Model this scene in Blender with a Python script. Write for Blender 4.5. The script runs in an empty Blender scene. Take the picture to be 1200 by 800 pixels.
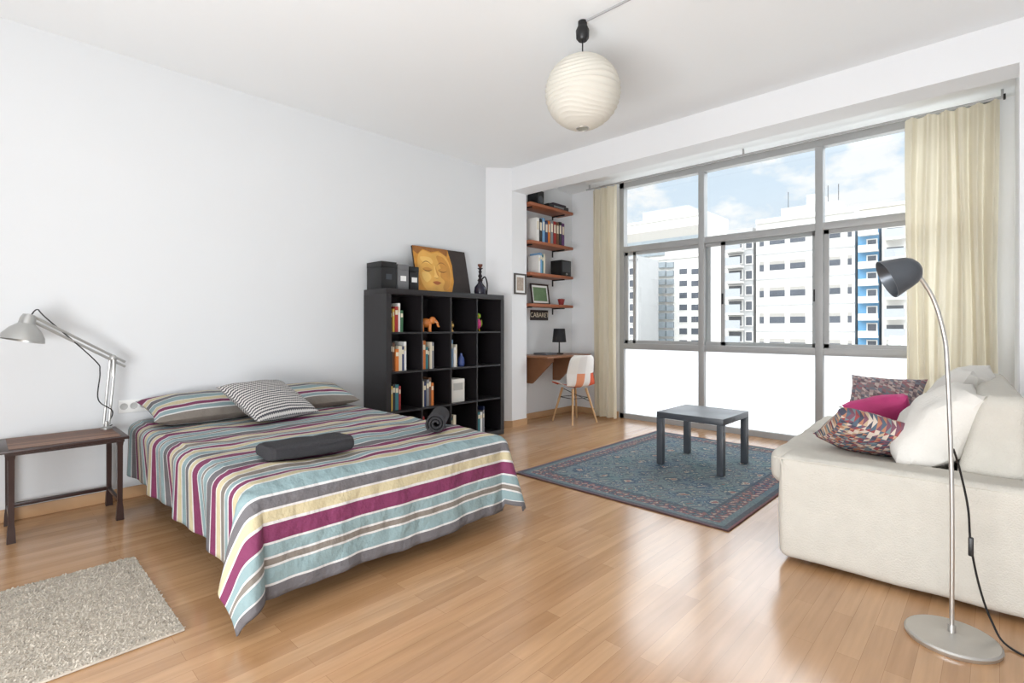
import bpy, bmesh, math, random
from mathutils import Vector, Matrix, Euler, noise
random.seed(7)
SC = bpy.context.scene
C = SC.collection
PI = math.pi
R = math.radians

# ------------------------------------------------------------------ materials
def lin(c):
    c /= 255.0
    return c/12.92 if c <= .04045 else ((c+.055)/1.055)**2.4
def col(c, k=1.0): return (min(1, lin(c[0])*k), min(1, lin(c[1])*k), min(1, lin(c[2])*k), 1)
def nt_new(name):
    m = bpy.data.materials.new(name); m.use_nodes = True
    nt = m.node_tree; nt.nodes.clear()
    out = nt.nodes.new('ShaderNodeOutputMaterial'); b = nt.nodes.new('ShaderNodeBsdfPrincipled')
    nt.links.new(b.outputs[0], out.inputs[0])
    return m, nt, b, out
def sset(nt, sock, v):
    if isinstance(v, bpy.types.NodeSocket): nt.links.new(v, sock)
    else: sock.default_value = v
def mth(nt, op, a, b=0.0, c=None):
    n = nt.nodes.new('ShaderNodeMath'); n.operation = op
    sset(nt, n.inputs[0], a); sset(nt, n.inputs[1], b)
    if c is not None: sset(nt, n.inputs[2], c)
    return n.outputs[0]
def mixc(nt, f, a, b, mode='MIX'):
    n = nt.nodes.new('ShaderNodeMix'); n.data_type = 'RGBA'; n.blend_type = mode
    sset(nt, n.inputs[0], f); sset(nt, n.inputs[6], a); sset(nt, n.inputs[7], b)
    return n.outputs[2]
def ramp(nt, f, stops, interp='CONSTANT'):
    n = nt.nodes.new('ShaderNodeValToRGB'); n.color_ramp.interpolation = interp
    e = n.color_ramp.elements
    while len(e) < len(stops): e.new(0.5)
    for i, (p, c) in enumerate(stops):
        e[i].position = p
    for i, (p, c) in enumerate(stops):
        e[i].position = p; e[i].color = c
    sset(nt, n.inputs[0], f)
    return n.outputs[0]
def uvxy(nt):
    n = nt.nodes.new('ShaderNodeUVMap'); s = nt.nodes.new('ShaderNodeSeparateXYZ')
    nt.links.new(n.outputs[0], s.inputs[0])
    return s.outputs[0], s.outputs[1]
def combine(nt, x, y, z=0.0):
    n = nt.nodes.new('ShaderNodeCombineXYZ')
    sset(nt, n.inputs[0], x); sset(nt, n.inputs[1], y); sset(nt, n.inputs[2], z)
    return n.outputs[0]
def noise_n(nt, scale, detail=3, vec=None):
    n = nt.nodes.new('ShaderNodeTexNoise'); n.inputs['Scale'].default_value = scale; n.inputs['Detail'].default_value = detail
    if vec is None:
        t = nt.nodes.new('ShaderNodeTexCoord'); vec = t.outputs['Object']
    nt.links.new(vec, n.inputs['Vector'])
    return n.outputs[0]
def bump(nt, b, h, st=.3, dist=.01):
    n = nt.nodes.new('ShaderNodeBump'); n.inputs['Strength'].default_value = st; n.inputs['Distance'].default_value = dist
    nt.links.new(h, n.inputs['Height']); nt.links.new(n.outputs[0], b.inputs['Normal'])
_m = {}
def mat(name, c, rough=.6, metal=0, var=.06, scale=9, bmp=0, bscale=150, coat=0, spec=None):
    if name in _m: return _m[name]
    m, nt, b, out = nt_new(name)
    n = noise_n(nt, scale)
    nt.links.new(mixc(nt, n, col(c, 1-var), col(c, 1+var)), b.inputs['Base Color'])
    b.inputs['Roughness'].default_value = rough; b.inputs['Metallic'].default_value = metal
    if spec is not None: b.inputs['Specular IOR Level'].default_value = spec
    if coat: b.inputs['Coat Weight'].default_value = coat
    if bmp: bump(nt, b, noise_n(nt, bscale, 4), bmp)
    _m[name] = m
    return m

WHITE = mat('wall_paint', (225,227,229), .7, var=.015, scale=2, bmp=.03, bscale=90)
WHITE2 = mat('wall_paint_brightened', (240,241,243), .7, var=.01, scale=2, bmp=.03, bscale=90)  # lighter copy of wall paint; beam and pillar brightness put into the colour
CEIL = mat('ceiling_paint', (247,249,250), .8, var=.01, scale=2)
BASE = mat('baseboard_oak', (196,156,116), .45, var=.12, scale=5)
ALU = mat('grey_aluminium', (172,172,172), .45, .1, var=.03)
BLACK = mat('black_brown_laminate', (36,33,35), .42, var=.12, scale=6)
BLACKP = mat('black_plastic', (22,22,24), .4, var=.1)
DARKG = mat('dark_grey_table', (64,68,74), .38, var=.06)
STEEL = mat('brushed_steel', (196,194,190), .34, .85, var=.06, scale=20)
LAMPG = mat('lamp_dark_grey', (84,88,94), .32, .55, var=.05)
SILV = mat('silver_lamp', (182,182,180), .35, .6, var=.05)
SOFA = mat('sofa_cream_cloth', (204,200,191), 1.0, var=.07, scale=14, bmp=.5, bscale=170, spec=.05)
CUSHW = mat('white_cotton', (224,221,215), 1.0, var=.03, bmp=.3, bscale=120, spec=.05)
PINK = mat('magenta_satin', (190,58,118), .65, var=.15, scale=14, bmp=.3, bscale=50)
TOWEL = mat('charcoal_towel', (54,53,56), 1.0, var=.25, scale=120, bmp=.8, bscale=260)
DWOOD = mat('dark_brown_wood', (52,32,28), .35, var=.2, scale=12)
SHELFW = mat('cherry_shelf_wood', (158,92,60), .45, var=.18, scale=9)
DESKW = mat('walnut_desk_wood', (142,98,68), .4, var=.18, scale=9)
LEGW = mat('pale_beech', (205,165,120), .5, var=.12)
PLASTW = mat('white_plastic', (240,240,238), .35, var=.01)
BULB = mat('frosted_bulb', (196,196,192), .3, var=.01)
CABLE = mat('cable_black', (20,20,22), .5, var=.05)
GOLD = mat('painting_gold', (210,146,58), .6, var=.3, scale=16)
FACE = mat('painting_face_gold', (228,174,88), .6, var=.24, scale=9)
HAIRP = mat('painting_brown', (156,100,46), .6, var=.35, scale=25)
DARKP = mat('painting_dark', (52,44,42), .6, var=.3, scale=14)
LIP = mat('painting_lip_red', (184,104,58), .6, var=.15)
PAGES = mat('book_pages', (226,216,196), .9, var=.05, scale=80)

def floor_mat():
    m, nt, b, out = nt_new('oak_laminate_floor')
    g = nt.nodes.new('ShaderNodeNewGeometry'); s = nt.nodes.new('ShaderNodeSeparateXYZ')
    nt.links.new(g.outputs['Position'], s.inputs[0])
    v = combine(nt, s.outputs[1], s.outputs[0])
    br = nt.nodes.new('ShaderNodeTexBrick'); nt.links.new(v, br.inputs['Vector'])
    br.inputs['Scale'].default_value = 1; br.inputs['Brick Width'].default_value = .8; br.inputs['Row Height'].default_value = .07
    br.inputs['Mortar Size'].default_value = .0007; br.inputs['Mortar Smooth'].default_value = .5; br.offset = .37; br.offset_frequency = 2
    br.inputs['Color1'].default_value = col((178,136,97)); br.inputs['Color2'].default_value = col((197,156,116)); br.inputs['Mortar'].default_value = col((150,110,76))
    vg = combine(nt, mth(nt, 'MULTIPLY', s.outputs[0], 22), mth(nt, 'MULTIPLY', s.outputs[1], 1.5))
    n = noise_n(nt, 1.6, 5, vg)
    gr = ramp(nt, n, [(.3, (.85,.83,.80,1)), (.7, (1.06,1.06,1.06,1))], 'LINEAR')
    nt.links.new(mixc(nt, 1.0, br.outputs[0], gr, 'MULTIPLY'), b.inputs['Base Color'])
    b.inputs['Roughness'].default_value = .19; b.inputs['Specular IOR Level'].default_value = 1.0
    return m
def stripe_mat():
    m, nt, b, out = nt_new('striped_bed_linen')
    x, y = uvxy(nt)
    G, Tl, M, O, W, D = (104,101,104), (136,158,161), (120,48,86), (196,184,150), (210,208,207), (128,120,112)
    seq = [(G,.07),(W,.011),(Tl,.07),(W,.011),(D,.03),(W,.01),(Tl,.055),(W,.011),(M,.08),(W,.012),(O,.05),(W,.011),(G,.05),(W,.011),(Tl,.065),(W,.011),(O,.05),(W,.011),(M,.045),(W,.011),(Tl,.04),(W,.011),(D,.05),(W,.011),(O,.05),(W,.011),(M,.06),(W,.011)]
    seq = [(c, w*.84) for c, w in seq]
    tot = sum(w for _, w in seq); st = []; p = 0
    for c, w in seq: st.append((p/tot, col(c))); p += w
    f = mth(nt, 'DIVIDE', mth(nt, 'MODULO', mth(nt, 'ADD', x, 0.0), tot), tot)
    c = ramp(nt, f, st)
    n = noise_n(nt, 300, 2)
    nt.links.new(mixc(nt, .12, c, n, 'MULTIPLY'), b.inputs['Base Color'])
    b.inputs['Roughness'].default_value = .8
    bump(nt, b, noise_n(nt, 9, 5), .8, .04)
    return m
def zig_mat():
    m, nt, b, out = nt_new('fine_grey_white_stripe_weave')
    x, y = uvxy(nt)
    tri = mth(nt, 'ABSOLUTE', mth(nt, 'SUBTRACT', mth(nt, 'FRACT', mth(nt, 'MULTIPLY', y, 30)), .5))
    f = mth(nt, 'FRACT', mth(nt, 'ADD', mth(nt, 'MULTIPLY', x, 20), mth(nt, 'MULTIPLY', tri, .5)))
    nt.links.new(ramp(nt, f, [(0, col((76,75,80))), (.5, col((206,202,198)))]), b.inputs['Base Color'])
    b.inputs['Roughness'].default_value = .9
    return m
def tri_mat(name, n, cols, tri=True):
    m, nt, b, out = nt_new(name)
    x, y = uvxy(nt)
    X, Y = mth(nt, 'MULTIPLY', x, n), mth(nt, 'MULTIPLY', y, n)
    t = mth(nt, 'GREATER_THAN', mth(nt, 'ADD', mth(nt, 'FRACT', X), mth(nt, 'FRACT', Y)), 1.0) if tri else 0.0
    wn = nt.nodes.new('ShaderNodeTexWhiteNoise'); wn.noise_dimensions = '3D'
    nt.links.new(combine(nt, mth(nt, 'FLOOR', X), mth(nt, 'FLOOR', Y), t), wn.inputs['Vector'])
    k = len(cols)
    nt.links.new(ramp(nt, wn.outputs[0], [(i/k, col(c)) for i, c in enumerate(cols)]), b.inputs['Base Color'])
    b.inputs['Roughness'].default_value = .85
    return m
def kilim_mat(W, L):
    m, nt, b, out = nt_new('teal_kilim')
    x, y = uvxy(nt)
    ex = mth(nt, 'MINIMUM', x, mth(nt, 'SUBTRACT', W, x)); ey = mth(nt, 'MINIMUM', y, mth(nt, 'SUBTRACT', L, y))
    e = mth(nt, 'MINIMUM', ex, ey)
    wob = mth(nt, 'MULTIPLY', mth(nt, 'SUBTRACT', noise_n(nt, 22, 3), .5), .1)
    xw, yw = mth(nt, 'ADD', x, wob), mth(nt, 'ADD', y, wob)
    def dia(fx, fy):
        a = mth(nt, 'ABSOLUTE', mth(nt, 'SUBTRACT', mth(nt, 'FRACT', mth(nt, 'MULTIPLY', xw, fx)), .5))
        c = mth(nt, 'ABSOLUTE', mth(nt, 'SUBTRACT', mth(nt, 'FRACT', mth(nt, 'MULTIPLY', yw, fy)), .5))
        return mth(nt, 'ADD', a, c)
    d1 = dia(4.6, 3.6); d2 = dia(15, 12)
    field = ramp(nt, d1, [(0, col((158,98,92))), (.09, col((196,188,172))), (.16, col((74,92,110))), (.34, col((116,134,138))), (.62, col((78,98,116))), (.72, col((184,178,164))), (.76, col((98,122,128))), (.93, col((152,106,104)))])
    small = ramp(nt, d2, [(0, col((178,170,156))), (.2, col((84,102,120))), (.55, col((126,144,146))), (.8, col((60,74,94)))])
    n = noise_n(nt, 9, 2)
    f = mixc(nt, mth(nt, 'GREATER_THAN', n, .5), field, small)
    d3 = dia(17, 17)
    border = ramp(nt, d3, [(0, col((192,178,164))), (.22, col((146,90,90))), (.5, col((66,80,98))), (.8, col((128,136,136)))])
    c1 = mixc(nt, mth(nt, 'LESS_THAN', e, .21), f, col((66,80,96)))
    c2 = mixc(nt, mth(nt, 'LESS_THAN', e, .19), c1, border)
    c3 = mixc(nt, mth(nt, 'LESS_THAN', e, .085), c2, col((108,126,132)))
    c4 = mixc(nt, mth(nt, 'LESS_THAN', e, .045), c3, col((78,80,92)))
    c5 = mixc(nt, mth(nt, 'LESS_THAN', e, .014), c4, col((134,78,80)))
    tint = ramp(nt, noise_n(nt, 3.5, 3), [(.35, col((102,114,132))), (.5, col((136,136,134))), (.65, col((108,128,130)))], 'LINEAR')
    c6 = mixc(nt, .33, c5, tint)
    nt.links.new(mixc(nt, .45, c6, noise_n(nt, 90, 4), 'OVERLAY'), b.inputs['Base Color'])
    b.inputs['Roughness'].default_value = 1.0; b.inputs['Specular IOR Level'].default_value = .1
    bump(nt, b, noise_n(nt, 250, 2), .4)
    return m
def slat_mat():
    m, nt, b, out = nt_new('brown_slats')
    t = nt.nodes.new('ShaderNodeTexCoord'); s = nt.nodes.new('ShaderNodeSeparateXYZ'); nt.links.new(t.outputs['Object'], s.inputs[0])
    f = mth(nt, 'FRACT', mth(nt, 'MULTIPLY', s.outputs[0], 22))
    wn = nt.nodes.new('ShaderNodeTexWhiteNoise'); wn.noise_dimensions = '1D'; nt.links.new(mth(nt, 'FLOOR', mth(nt, 'MULTIPLY', s.outputs[0], 22)), wn.inputs['W'])
    c = mixc(nt, wn.outputs[0], col((106,74,58)), col((150,112,90)))
    nt.links.new(mixc(nt, mth(nt, 'LESS_THAN', f, .12), c, col((58,40,34))), b.inputs['Base Color'])
    b.inputs['Roughness'].default_value = .5; b.inputs['Specular IOR Level'].default_value = .3
    return m
def translucent(name, c, f=.5, emit=0, trans=0):
    m, nt, b, out = nt_new(name)
    nt.nodes.remove(b)
    d = nt.nodes.new('ShaderNodeBsdfDiffuse'); t = nt.nodes.new('ShaderNodeBsdfTranslucent'); mx = nt.nodes.new('ShaderNodeMixShader')
    n = noise_n(nt, 6)
    cc = mixc(nt, n, col(c, .96), col(c, 1.03))
    nt.links.new(cc, d.inputs[0]); nt.links.new(cc, t.inputs[0])
    mx.inputs[0].default_value = f
    nt.links.new(d.outputs[0], mx.inputs[1]); nt.links.new(t.outputs[0], mx.inputs[2])
    last = mx.outputs[0]
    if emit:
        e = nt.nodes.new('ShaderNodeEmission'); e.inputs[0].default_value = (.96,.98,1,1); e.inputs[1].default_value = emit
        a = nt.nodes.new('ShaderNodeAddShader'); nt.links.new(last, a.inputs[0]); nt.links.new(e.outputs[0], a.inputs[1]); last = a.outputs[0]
    nt.links.new(last, out.inputs[0])
    return m
def glass_mat():
    m, nt, b, out = nt_new('clear_window_glass')
    nt.nodes.remove(b)
    t = nt.nodes.new('ShaderNodeBsdfTransparent'); g = nt.nodes.new('ShaderNodeBsdfGlossy'); mx = nt.nodes.new('ShaderNodeMixShader')
    n = noise_n(nt, 2)
    nt.links.new(mixc(nt, n, (.97,.985,.985,1), (.99,1,1,1)), t.inputs[0])
    g.inputs['Roughness'].default_value = .02; mx.inputs[0].default_value = .04
    nt.links.new(t.outputs[0], mx.inputs[1]); nt.links.new(g.outputs[0], mx.inputs[2]); nt.links.new(mx.outputs[0], out.inputs[0])
    return m
FLOOR = floor_mat(); STRIPE = stripe_mat(); ZIG = zig_mat(); SLAT = slat_mat(); GLASS = glass_mat()
TRI = tri_mat('triangle_patchwork', 20, [(150,72,74),(84,100,116),(192,166,138),(120,80,96),(72,74,90),(206,192,178),(176,122,96),(112,130,136)])
SPECK = tri_mat('grey_rose_mosaic', 18, [(134,120,122),(170,150,148),(108,94,102),(190,174,168),(150,108,114),(120,124,134)])
PATCH = tri_mat('chair_patchwork', 4, [(238,234,228),(212,92,60),(234,230,224),(238,234,230),(226,150,112),(228,224,220),(206,78,62),(236,232,228)], False)
PAPER = translucent('rice_paper', (230,226,216), .2)
CURT = translucent('beige_linen_curtain', (232,224,205), .4)
FROST = translucent('frosted_glass_glow', (246,248,250), .5, .3)  # emission added so the frosted panels look backlit by daylight

# ------------------------------------------------------------------ mesh builder
class MB:
    def __init__(s): s.bm = bmesh.new()
    def add(s, t, mi=0, M=None):
        if M is not None: bmesh.ops.transform(t, matrix=M, verts=t.verts)
        for f in t.faces: f.material_index = mi
        tm = bpy.data.meshes.new('tmp'); t.to_mesh(tm); t.free(); s.bm.from_mesh(tm); bpy.data.meshes.remove(tm)
        return s
    def box(s, x0, x1, y0, y1, z0, z1, bev=0, seg=2, mi=0, M=None):
        t = bmesh.new(); bmesh.ops.create_cube(t, size=1)
        for v in t.verts: v.co = Vector(((x0+x1)/2+v.co.x*(x1-x0), (y0+y1)/2+v.co.y*(y1-y0), (z0+z1)/2+v.co.z*(z1-z0)))
        if bev: bmesh.ops.bevel(t, geom=list(t.edges), offset=bev, segments=seg, profile=.5, affect='EDGES', clamp_overlap=True)
        return s.add(t, mi, M)
    def prism(s, pts, z0, z1, mi=0, M=None):
        t = bmesh.new(); n = len(pts)
        a = [t.verts.new((p[0], p[1], z0)) for p in pts]; b = [t.verts.new((p[0], p[1], z1)) for p in pts]
        t.faces.new(a[::-1]); t.faces.new(b)
        for k in range(n): t.faces.new((a[k], a[(k+1)%n], b[(k+1)%n], b[k]))
        return s.add(t, mi, M)
    def lathe(s, prof, seg=24, c=(0,0,0), mi=0, M=None, sx=1, sy=1):
        t = bmesh.new(); rings = []
        for r, z in prof:
            if r <= 1e-6: rings.append([t.verts.new((c[0], c[1], c[2]+z))])
            else: rings.append([t.verts.new((c[0]+r*sx*math.cos(2*PI*i/seg), c[1]+r*sy*math.sin(2*PI*i/seg), c[2]+z)) for i in range(seg)])
        for a, b in zip(rings, rings[1:]):
            for i in range(seg):
                j = (i+1) % seg
                q = [a[i % len(a)], a[j % len(a)], b[j % len(b)], b[i % len(b)]]
                q2 = []
                for v in q:
                    if v not in q2: q2.append(v)
                if len(q2) > 2: t.faces.new(q2)
        return s.add(t, mi, M)
    def tube(s, pts, r, seg=8, sm=0, mi=0, M=None):
        pts = [Vector(p) for p in pts]
        if sm:
            q = []
            n = len(pts)
            for i in range(n-1):
                p0, p1, p2, p3 = pts[max(0,i-1)], pts[i], pts[i+1], pts[min(n-1,i+2)]
                for k in range(sm):
                    u = k/sm
                    q.append(.5*((2*p1)+(p2-p0)*u+(2*p0-5*p1+4*p2-p3)*u*u+(3*p1-p0-3*p2+p3)*u**3))
            q.append(pts[-1]); pts = q
        rs = r if isinstance(r, (list, tuple)) else None
        t = bmesh.new(); rings = []; n = len(pts)
        up = None
        for i, p in enumerate(pts):
            d = (pts[min(n-1,i+1)]-pts[max(0,i-1)]).normalized()
            if up is None:
                up = Vector((0,0,1)) if abs(d.z) < .9 else Vector((1,0,0))
            a = d.cross(up).normalized(); up = a.cross(d).normalized()
            rr = (rs[0]+(rs[1]-rs[0])*i/(n-1)) if rs else r
            rings.append([t.verts.new(p+rr*(math.cos(2*PI*k/seg)*a+math.sin(2*PI*k/seg)*up)) for k in range(seg)])
        for a, b in zip(rings, rings[1:]):
            for k in range(seg): t.faces.new((a[k], a[(k+1)%seg], b[(k+1)%seg], b[k]))
        t.faces.new(rings[0][::-1]); t.faces.new(rings[-1])
        return s.add(t, mi, M)
    def ell(s, c, r, mi=0, M=None, seg=16):
        t = bmesh.new(); bmesh.ops.create_uvsphere(t, u_segments=seg, v_segments=max(6, seg*2//3), radius=1)
        for v in t.verts: v.co = Vector((c[0]+v.co.x*r[0], c[1]+v.co.y*r[1], c[2]+v.co.z*r[2]))
        return s.add(t, mi, M)
    def surf(s, fn, nu, nv, uvf=None, mi=0, M=None, weld=False):
        t = bmesh.new(); uv = t.loops.layers.uv.new('UVMap')
        g = [[t.verts.new(fn(i/nu, j/nv)) for j in range(nv+1)] for i in range(nu+1)]
        for i in range(nu):
            for j in range(nv):
                f = t.faces.new((g[i][j], g[i+1][j], g[i+1][j+1], g[i][j+1]))
                for l, (a, b) in zip(f.loops, ((i,j),(i+1,j),(i+1,j+1),(i,j+1))):
                    l[uv].uv = uvf(a/nu, b/nv) if uvf else (a/nu, b/nv)
        return s.add(t, mi, M)
    def poly(s, pts, mi=0, M=None):
        t = bmesh.new(); t.faces.new([t.verts.new(p) for p in pts])
        return s.add(t, mi, M)
    def cushion(s, w, l, th, uvf=None, n=22, seed=0, wr=.008, pw=.42):
        for sg in (1, -1):
            def fn(u, v):
                a, b = 2*u-1, 2*v-1
                h = th/2*(max(0, (1-a**2))*max(0, (1-b**2)))**pw
                x = w/2*a*(1-.09*(1-b*b)*a*a); y = l/2*b*(1-.09*(1-a*a)*b*b)
                z = sg*h
                if h > 0: z += wr*noise.noise(Vector((x*9+seed, y*9, sg*3)))*min(1, h/(.2*th))
                return (x, y, z)
            s.surf(fn, n, n, uvf)
        bmesh.ops.remove_doubles(s.bm, verts=s.bm.verts, dist=.0004)
        return s
    def build(s, name, mats, parent=None, W=False, ang=40, loc=None, rot=None, normals=True, org_of=None):
        if normals: bmesh.ops.recalc_face_normals(s.bm, faces=s.bm.faces)
        if parent is not None and W: bmesh.ops.translate(s.bm, verts=s.bm.verts, vec=-(org_of or parent).location)
        org = None
        if parent is None and loc is None:
            xs = [v.co for v in s.bm.verts]
            org = Vector(((min(v.x for v in xs)+max(v.x for v in xs))/2, (min(v.y for v in xs)+max(v.y for v in xs))/2, min(v.z for v in xs)))
            bmesh.ops.translate(s.bm, verts=s.bm.verts, vec=-org)
        me = bpy.data.meshes.new(name); s.bm.to_mesh(me); s.bm.free()
        for m in (mats if isinstance(mats, (list, tuple)) else [mats]): me.materials.append(m)
        for p in me.polygons: p.use_smooth = True
        me.set_sharp_from_angle(angle=R(ang))
        o = bpy.data.objects.new(name, me); C.objects.link(o)
        if parent is not None: o.parent = parent
        if org is not None: o.location = org
        if loc is not None: o.location = loc
        if rot is not None: o.rotation_euler = rot
        return o
def tag(o, label, cat, group=None):
    o['label'] = label; o['category'] = cat
    if group: o['group'] = group
    return o
def T(name, label, cat, loc, rz=0, group=None):
    o = bpy.data.objects.new(name, None); C.objects.link(o); o.empty_display_size = .1
    o.location = loc; o.rotation_euler = (0, 0, rz)
    return tag(o, label, cat, group)
def st(o): o['kind'] = 'structure'; return o
def bx(name, m, d, parent=None, bev=0, seg=2, W=True):
    return MB().box(*d, bev=bev, seg=seg).build(name, m, parent, W)

# ------------------------------------------------------------------ camera
H = 1.15
TH = R(43.6)
cam = bpy.data.cameras.new('camera'); co = bpy.data.objects.new('camera', cam); C.objects.link(co)
co.location = (0, 0, H); co.rotation_euler = (R(90), 0, TH)
cam.sensor_width = 36; cam.lens = 18; cam.shift_y = -17/1200; cam.clip_end = 600
SC.camera = co
def at(u, v, Y):
    t = (u-600)/600
    d = Y/(math.cos(TH)+math.sin(TH)*t)
    return Vector((d*(-math.sin(TH)+math.cos(TH)*t), Y, H+(383-v)*d/600))

# ------------------------------------------------------------------ room shell
XL, YW, ZC = -4.25, 5.66, 2.97
XR, YB = .95, -1.8
YP, YPB, XPL, XPR = 4.25, 4.50, -4.047, .085     # beam / pillar front, back, pillar edge, pier edge
WX1 = -.04
st(bx('floor', FLOOR, (XL, XR, YB, YW+.12, -.1, 0)))
st(bx('ceiling', CEIL, (XL, XR, YB, YW+.12, ZC, ZC+.1)))
st(bx('wall_left', WHITE, (XL-.1, XL, YB-.1, YW+.12, -.1, ZC+.1)))
st(bx('wall_right', WHITE, (XR, XR+.1, YB-.1, YW+.12, -.1, ZC+.1)))
st(bx('wall_back', WHITE, (XL, XR, YB-.1, YB, -.1, ZC+.1)))
st(MB().prism([(XL, 4.03), (XPL, YP), (XPL, YPB), (XL, YPB)], 0, ZC).build('wall_pillar', WHITE2))
st(bx('wall_beam', WHITE2, (XPL, XPR, YP, YPB, 2.71, ZC)))
st(bx('wall_pier', WHITE2, (XPR, XR, YP, YW+.12, 0, ZC)))
st(bx('wall_window_left', WHITE2, (XL, -3.5, YW, YW+.12, 0, ZC)))
st(bx('wall_window_right', WHITE2, (WX1, XPR, YW-.02, YW+.12, 0, ZC)))
st(MB().box(XL, XL+.014, YB, 4.02, 0, .075, .004).build('baseboard_left', BASE))
st(MB().prism([(XL, 4.012), (XPL+.014, YP-.006), (XPL+.014, YPB), (XPL, YPB), (XPL, YP), (XL, 4.03)], 0, .075).build('baseboard_pillar', BASE))
st(MB().box(XL, XL+.014, YPB, YW, 0, .075, .003).box(XL+.014, -3.51, YW-.014, YW, 0, .075, .003).build('baseboard_alcove', BASE))
st(MB().box(XPR, XR, YP-.014, YP, 0, .075, .003).box(XR-.014, XR, YB, YP-.014, 0, .075, .003).build('baseboard_right', BASE))

# window
win = bpy.data.objects.new('window_1', None); C.objects.link(win); win.location = (-1.75, YW, 0); st(win)
wx0, wx1, ZT1, ZT2 = -3.5, WX1, .91, 2.125
m1, m2 = -2.437, -1.269
f = MB().box(wx0, wx0+.06, YW, YW+.09, 0, ZC).box(wx1-.06, wx1, YW, YW+.09, 0, ZC).box(wx0, wx1, YW, YW+.09, 0, .06).box(wx0, wx1, YW, YW+.09, ZC-.07, ZC)
f.build('frame', ALU, win, True)
for x in (m1, m2): bx('mullion', ALU, (x-.034, x+.034, YW-.01, YW+.09, .06, ZC-.07), win, .004)
for z in (ZT1, ZT2): bx('transom', ALU, (wx0+.06, wx1-.06, YW-.006, YW+.085, z-.036, z+.036), win, .004)
sashes = [(-3.44, -2.19, .03), (-2.40, -1.3, .055), (-1.235, -.1, .03)]
for a, b_, dy in sashes:
    s = MB(); w = .042
    s.box(a, a+w, YW+dy, YW+dy+.024, ZT1+.036, ZT2-.036).box(b_-w, b_, YW+dy, YW+dy+.024, ZT1+.036, ZT2-.036)
    s.box(a, b_, YW+dy, YW+dy+.024, ZT1+.036, ZT1+.075).box(a, b_, YW+dy, YW+dy+.024, ZT2-.075, ZT2-.036)
    if a < -3: s.box(-3.325, -3.288, YW+dy, YW+dy+.024, ZT1+.036, ZT2-.036)
    o = s.build('sash', ALU, win, True)
    MB().box(b_-.03, b_-.012, YW+dy-.012, YW+dy, 1.4, 1.52, .003).build('handle', BLACKP, o, True, org_of=win)
MB().box(wx0+.05, wx1-.05, YW+.048, YW+.052, ZT1, ZC-.05).build('pane', GLASS, win, True)
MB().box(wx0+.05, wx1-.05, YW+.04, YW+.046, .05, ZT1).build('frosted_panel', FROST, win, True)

# ------------------------------------------------------------------ curtains and rail
def curtain(x0, x1, y, z0, z1, n, amp, seed, gather=0):
    def fn(u, v):
        z = z0+(z1-z0)*v
        k = .75+.35*(1-v)
        w = math.sin(2*PI*n*u+seed+.5*math.sin(3*v+seed)+1.2*math.sin(5*u+seed))+.22*math.sin(2*PI*n*2.3*u+1.7*seed+v)
        cx = (x0+x1)/2; x = cx+(x0+(x1-x0)*u-cx)*(1+gather*(1-v))
        return (x+.012*math.sin(5*v+9*u), y+amp*k*w*.8, z)
    b = MB().surf(fn, 150, 26)
    return b
o = curtain(-3.75, -3.40, 5.43, .03, 2.89, 4, .044, .4).build('curtain', CURT, normals=False)
tag(o, 'narrow beige curtain gathered at left of window beside the desk chair', 'curtain', 'beige window curtains')
o = curtain(-.57, -.01, 5.41, .1, 2.89, 6, .052, 1.1, .05).build('curtain', CURT, normals=False)
tag(o, 'wide beige curtain hanging at right end of window behind the sofa', 'curtain', 'beige window curtains')
t = T('curtain_rail', 'thin grey curtain rail running along top of the window', 'curtain rail', (-1.8, 5.43, 2.9))
MB().tube([(-3.85, 5.43, 2.91), (.03, 5.43, 2.91)], .01).build('rod', ALU, t, True)
for x in (-3.80, -1.9, .015):
    MB().box(x-.008, x+.008, 5.42, 5.44, 2.905, ZC, .002).build('bracket', ALU, t, True)
MB().box(.02, .035, 5.415, 5.445, 2.89, 2.93, .003).build('end_cap', BLACKP, t, True)

# ------------------------------------------------------------------ bookcase
bX0, bX1, bY0, bY1, bZ = XL+.016, -3.86, 2.47, 3.93, 1.49
t = T('bookcase', 'large black cube bookcase with sixteen open compartments against the white wall', 'bookcase', ((bX0+bX1)/2, (bY0+bY1)/2, 0))
bx('top_panel', BLACK, (bX0, bX1, bY0, bY1, bZ-.05, bZ), t, .002)
bx('base_panel', BLACK, (bX0, bX1, bY0, bY1, 0, .05), t, .002)
bx('side_panel', BLACK, (bX0, bX1, bY0, bY0+.05, .05, bZ-.05), t)
bx('side_panel', BLACK, (bX0, bX1, bY1-.05, bY1, .05, bZ-.05), t)
bx('back_panel', BLACK, (bX0, bX0+.006, bY0+.05, bY1-.05, .05, bZ-.05), t)
cw = (bY1-bY0-.1-3*.016)/4; ch = (bZ-.1-3*.016)/4
for i in range(3):
    z = .05+(i+1)*ch+i*.016; bx('shelf', BLACK, (bX0+.006, bX1-.004, bY0+.05, bY1-.05, z, z+.016), t)
    y = bY0+.05+(i+1)*cw+i*.016; bx('divider', BLACK, (bX0+.006, bX1-.006, y, y+.016, .05, bZ-.05), t)
def cell(r, c):   # r 0 = top row, c 0 = leftmost; returns y0, y1, z
    return bY0+.05+c*(cw+.016), bY0+.05+c*(cw+.016)+cw, .05+(3-r)*(ch+.016)
COLS = {'red':(160,44,40),'cream':(222,212,190),'navy blue':(40,54,96),'green':(60,104,72),'orange':(212,120,50),'white':(236,234,230),'brown':(110,74,52),'yellow':(220,186,80),'grey':(130,130,134),'teal':(52,116,124),'pink':(206,120,140),'black':(40,40,44),'purple':(96,60,110),'sky blue':(120,164,204)}
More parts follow.
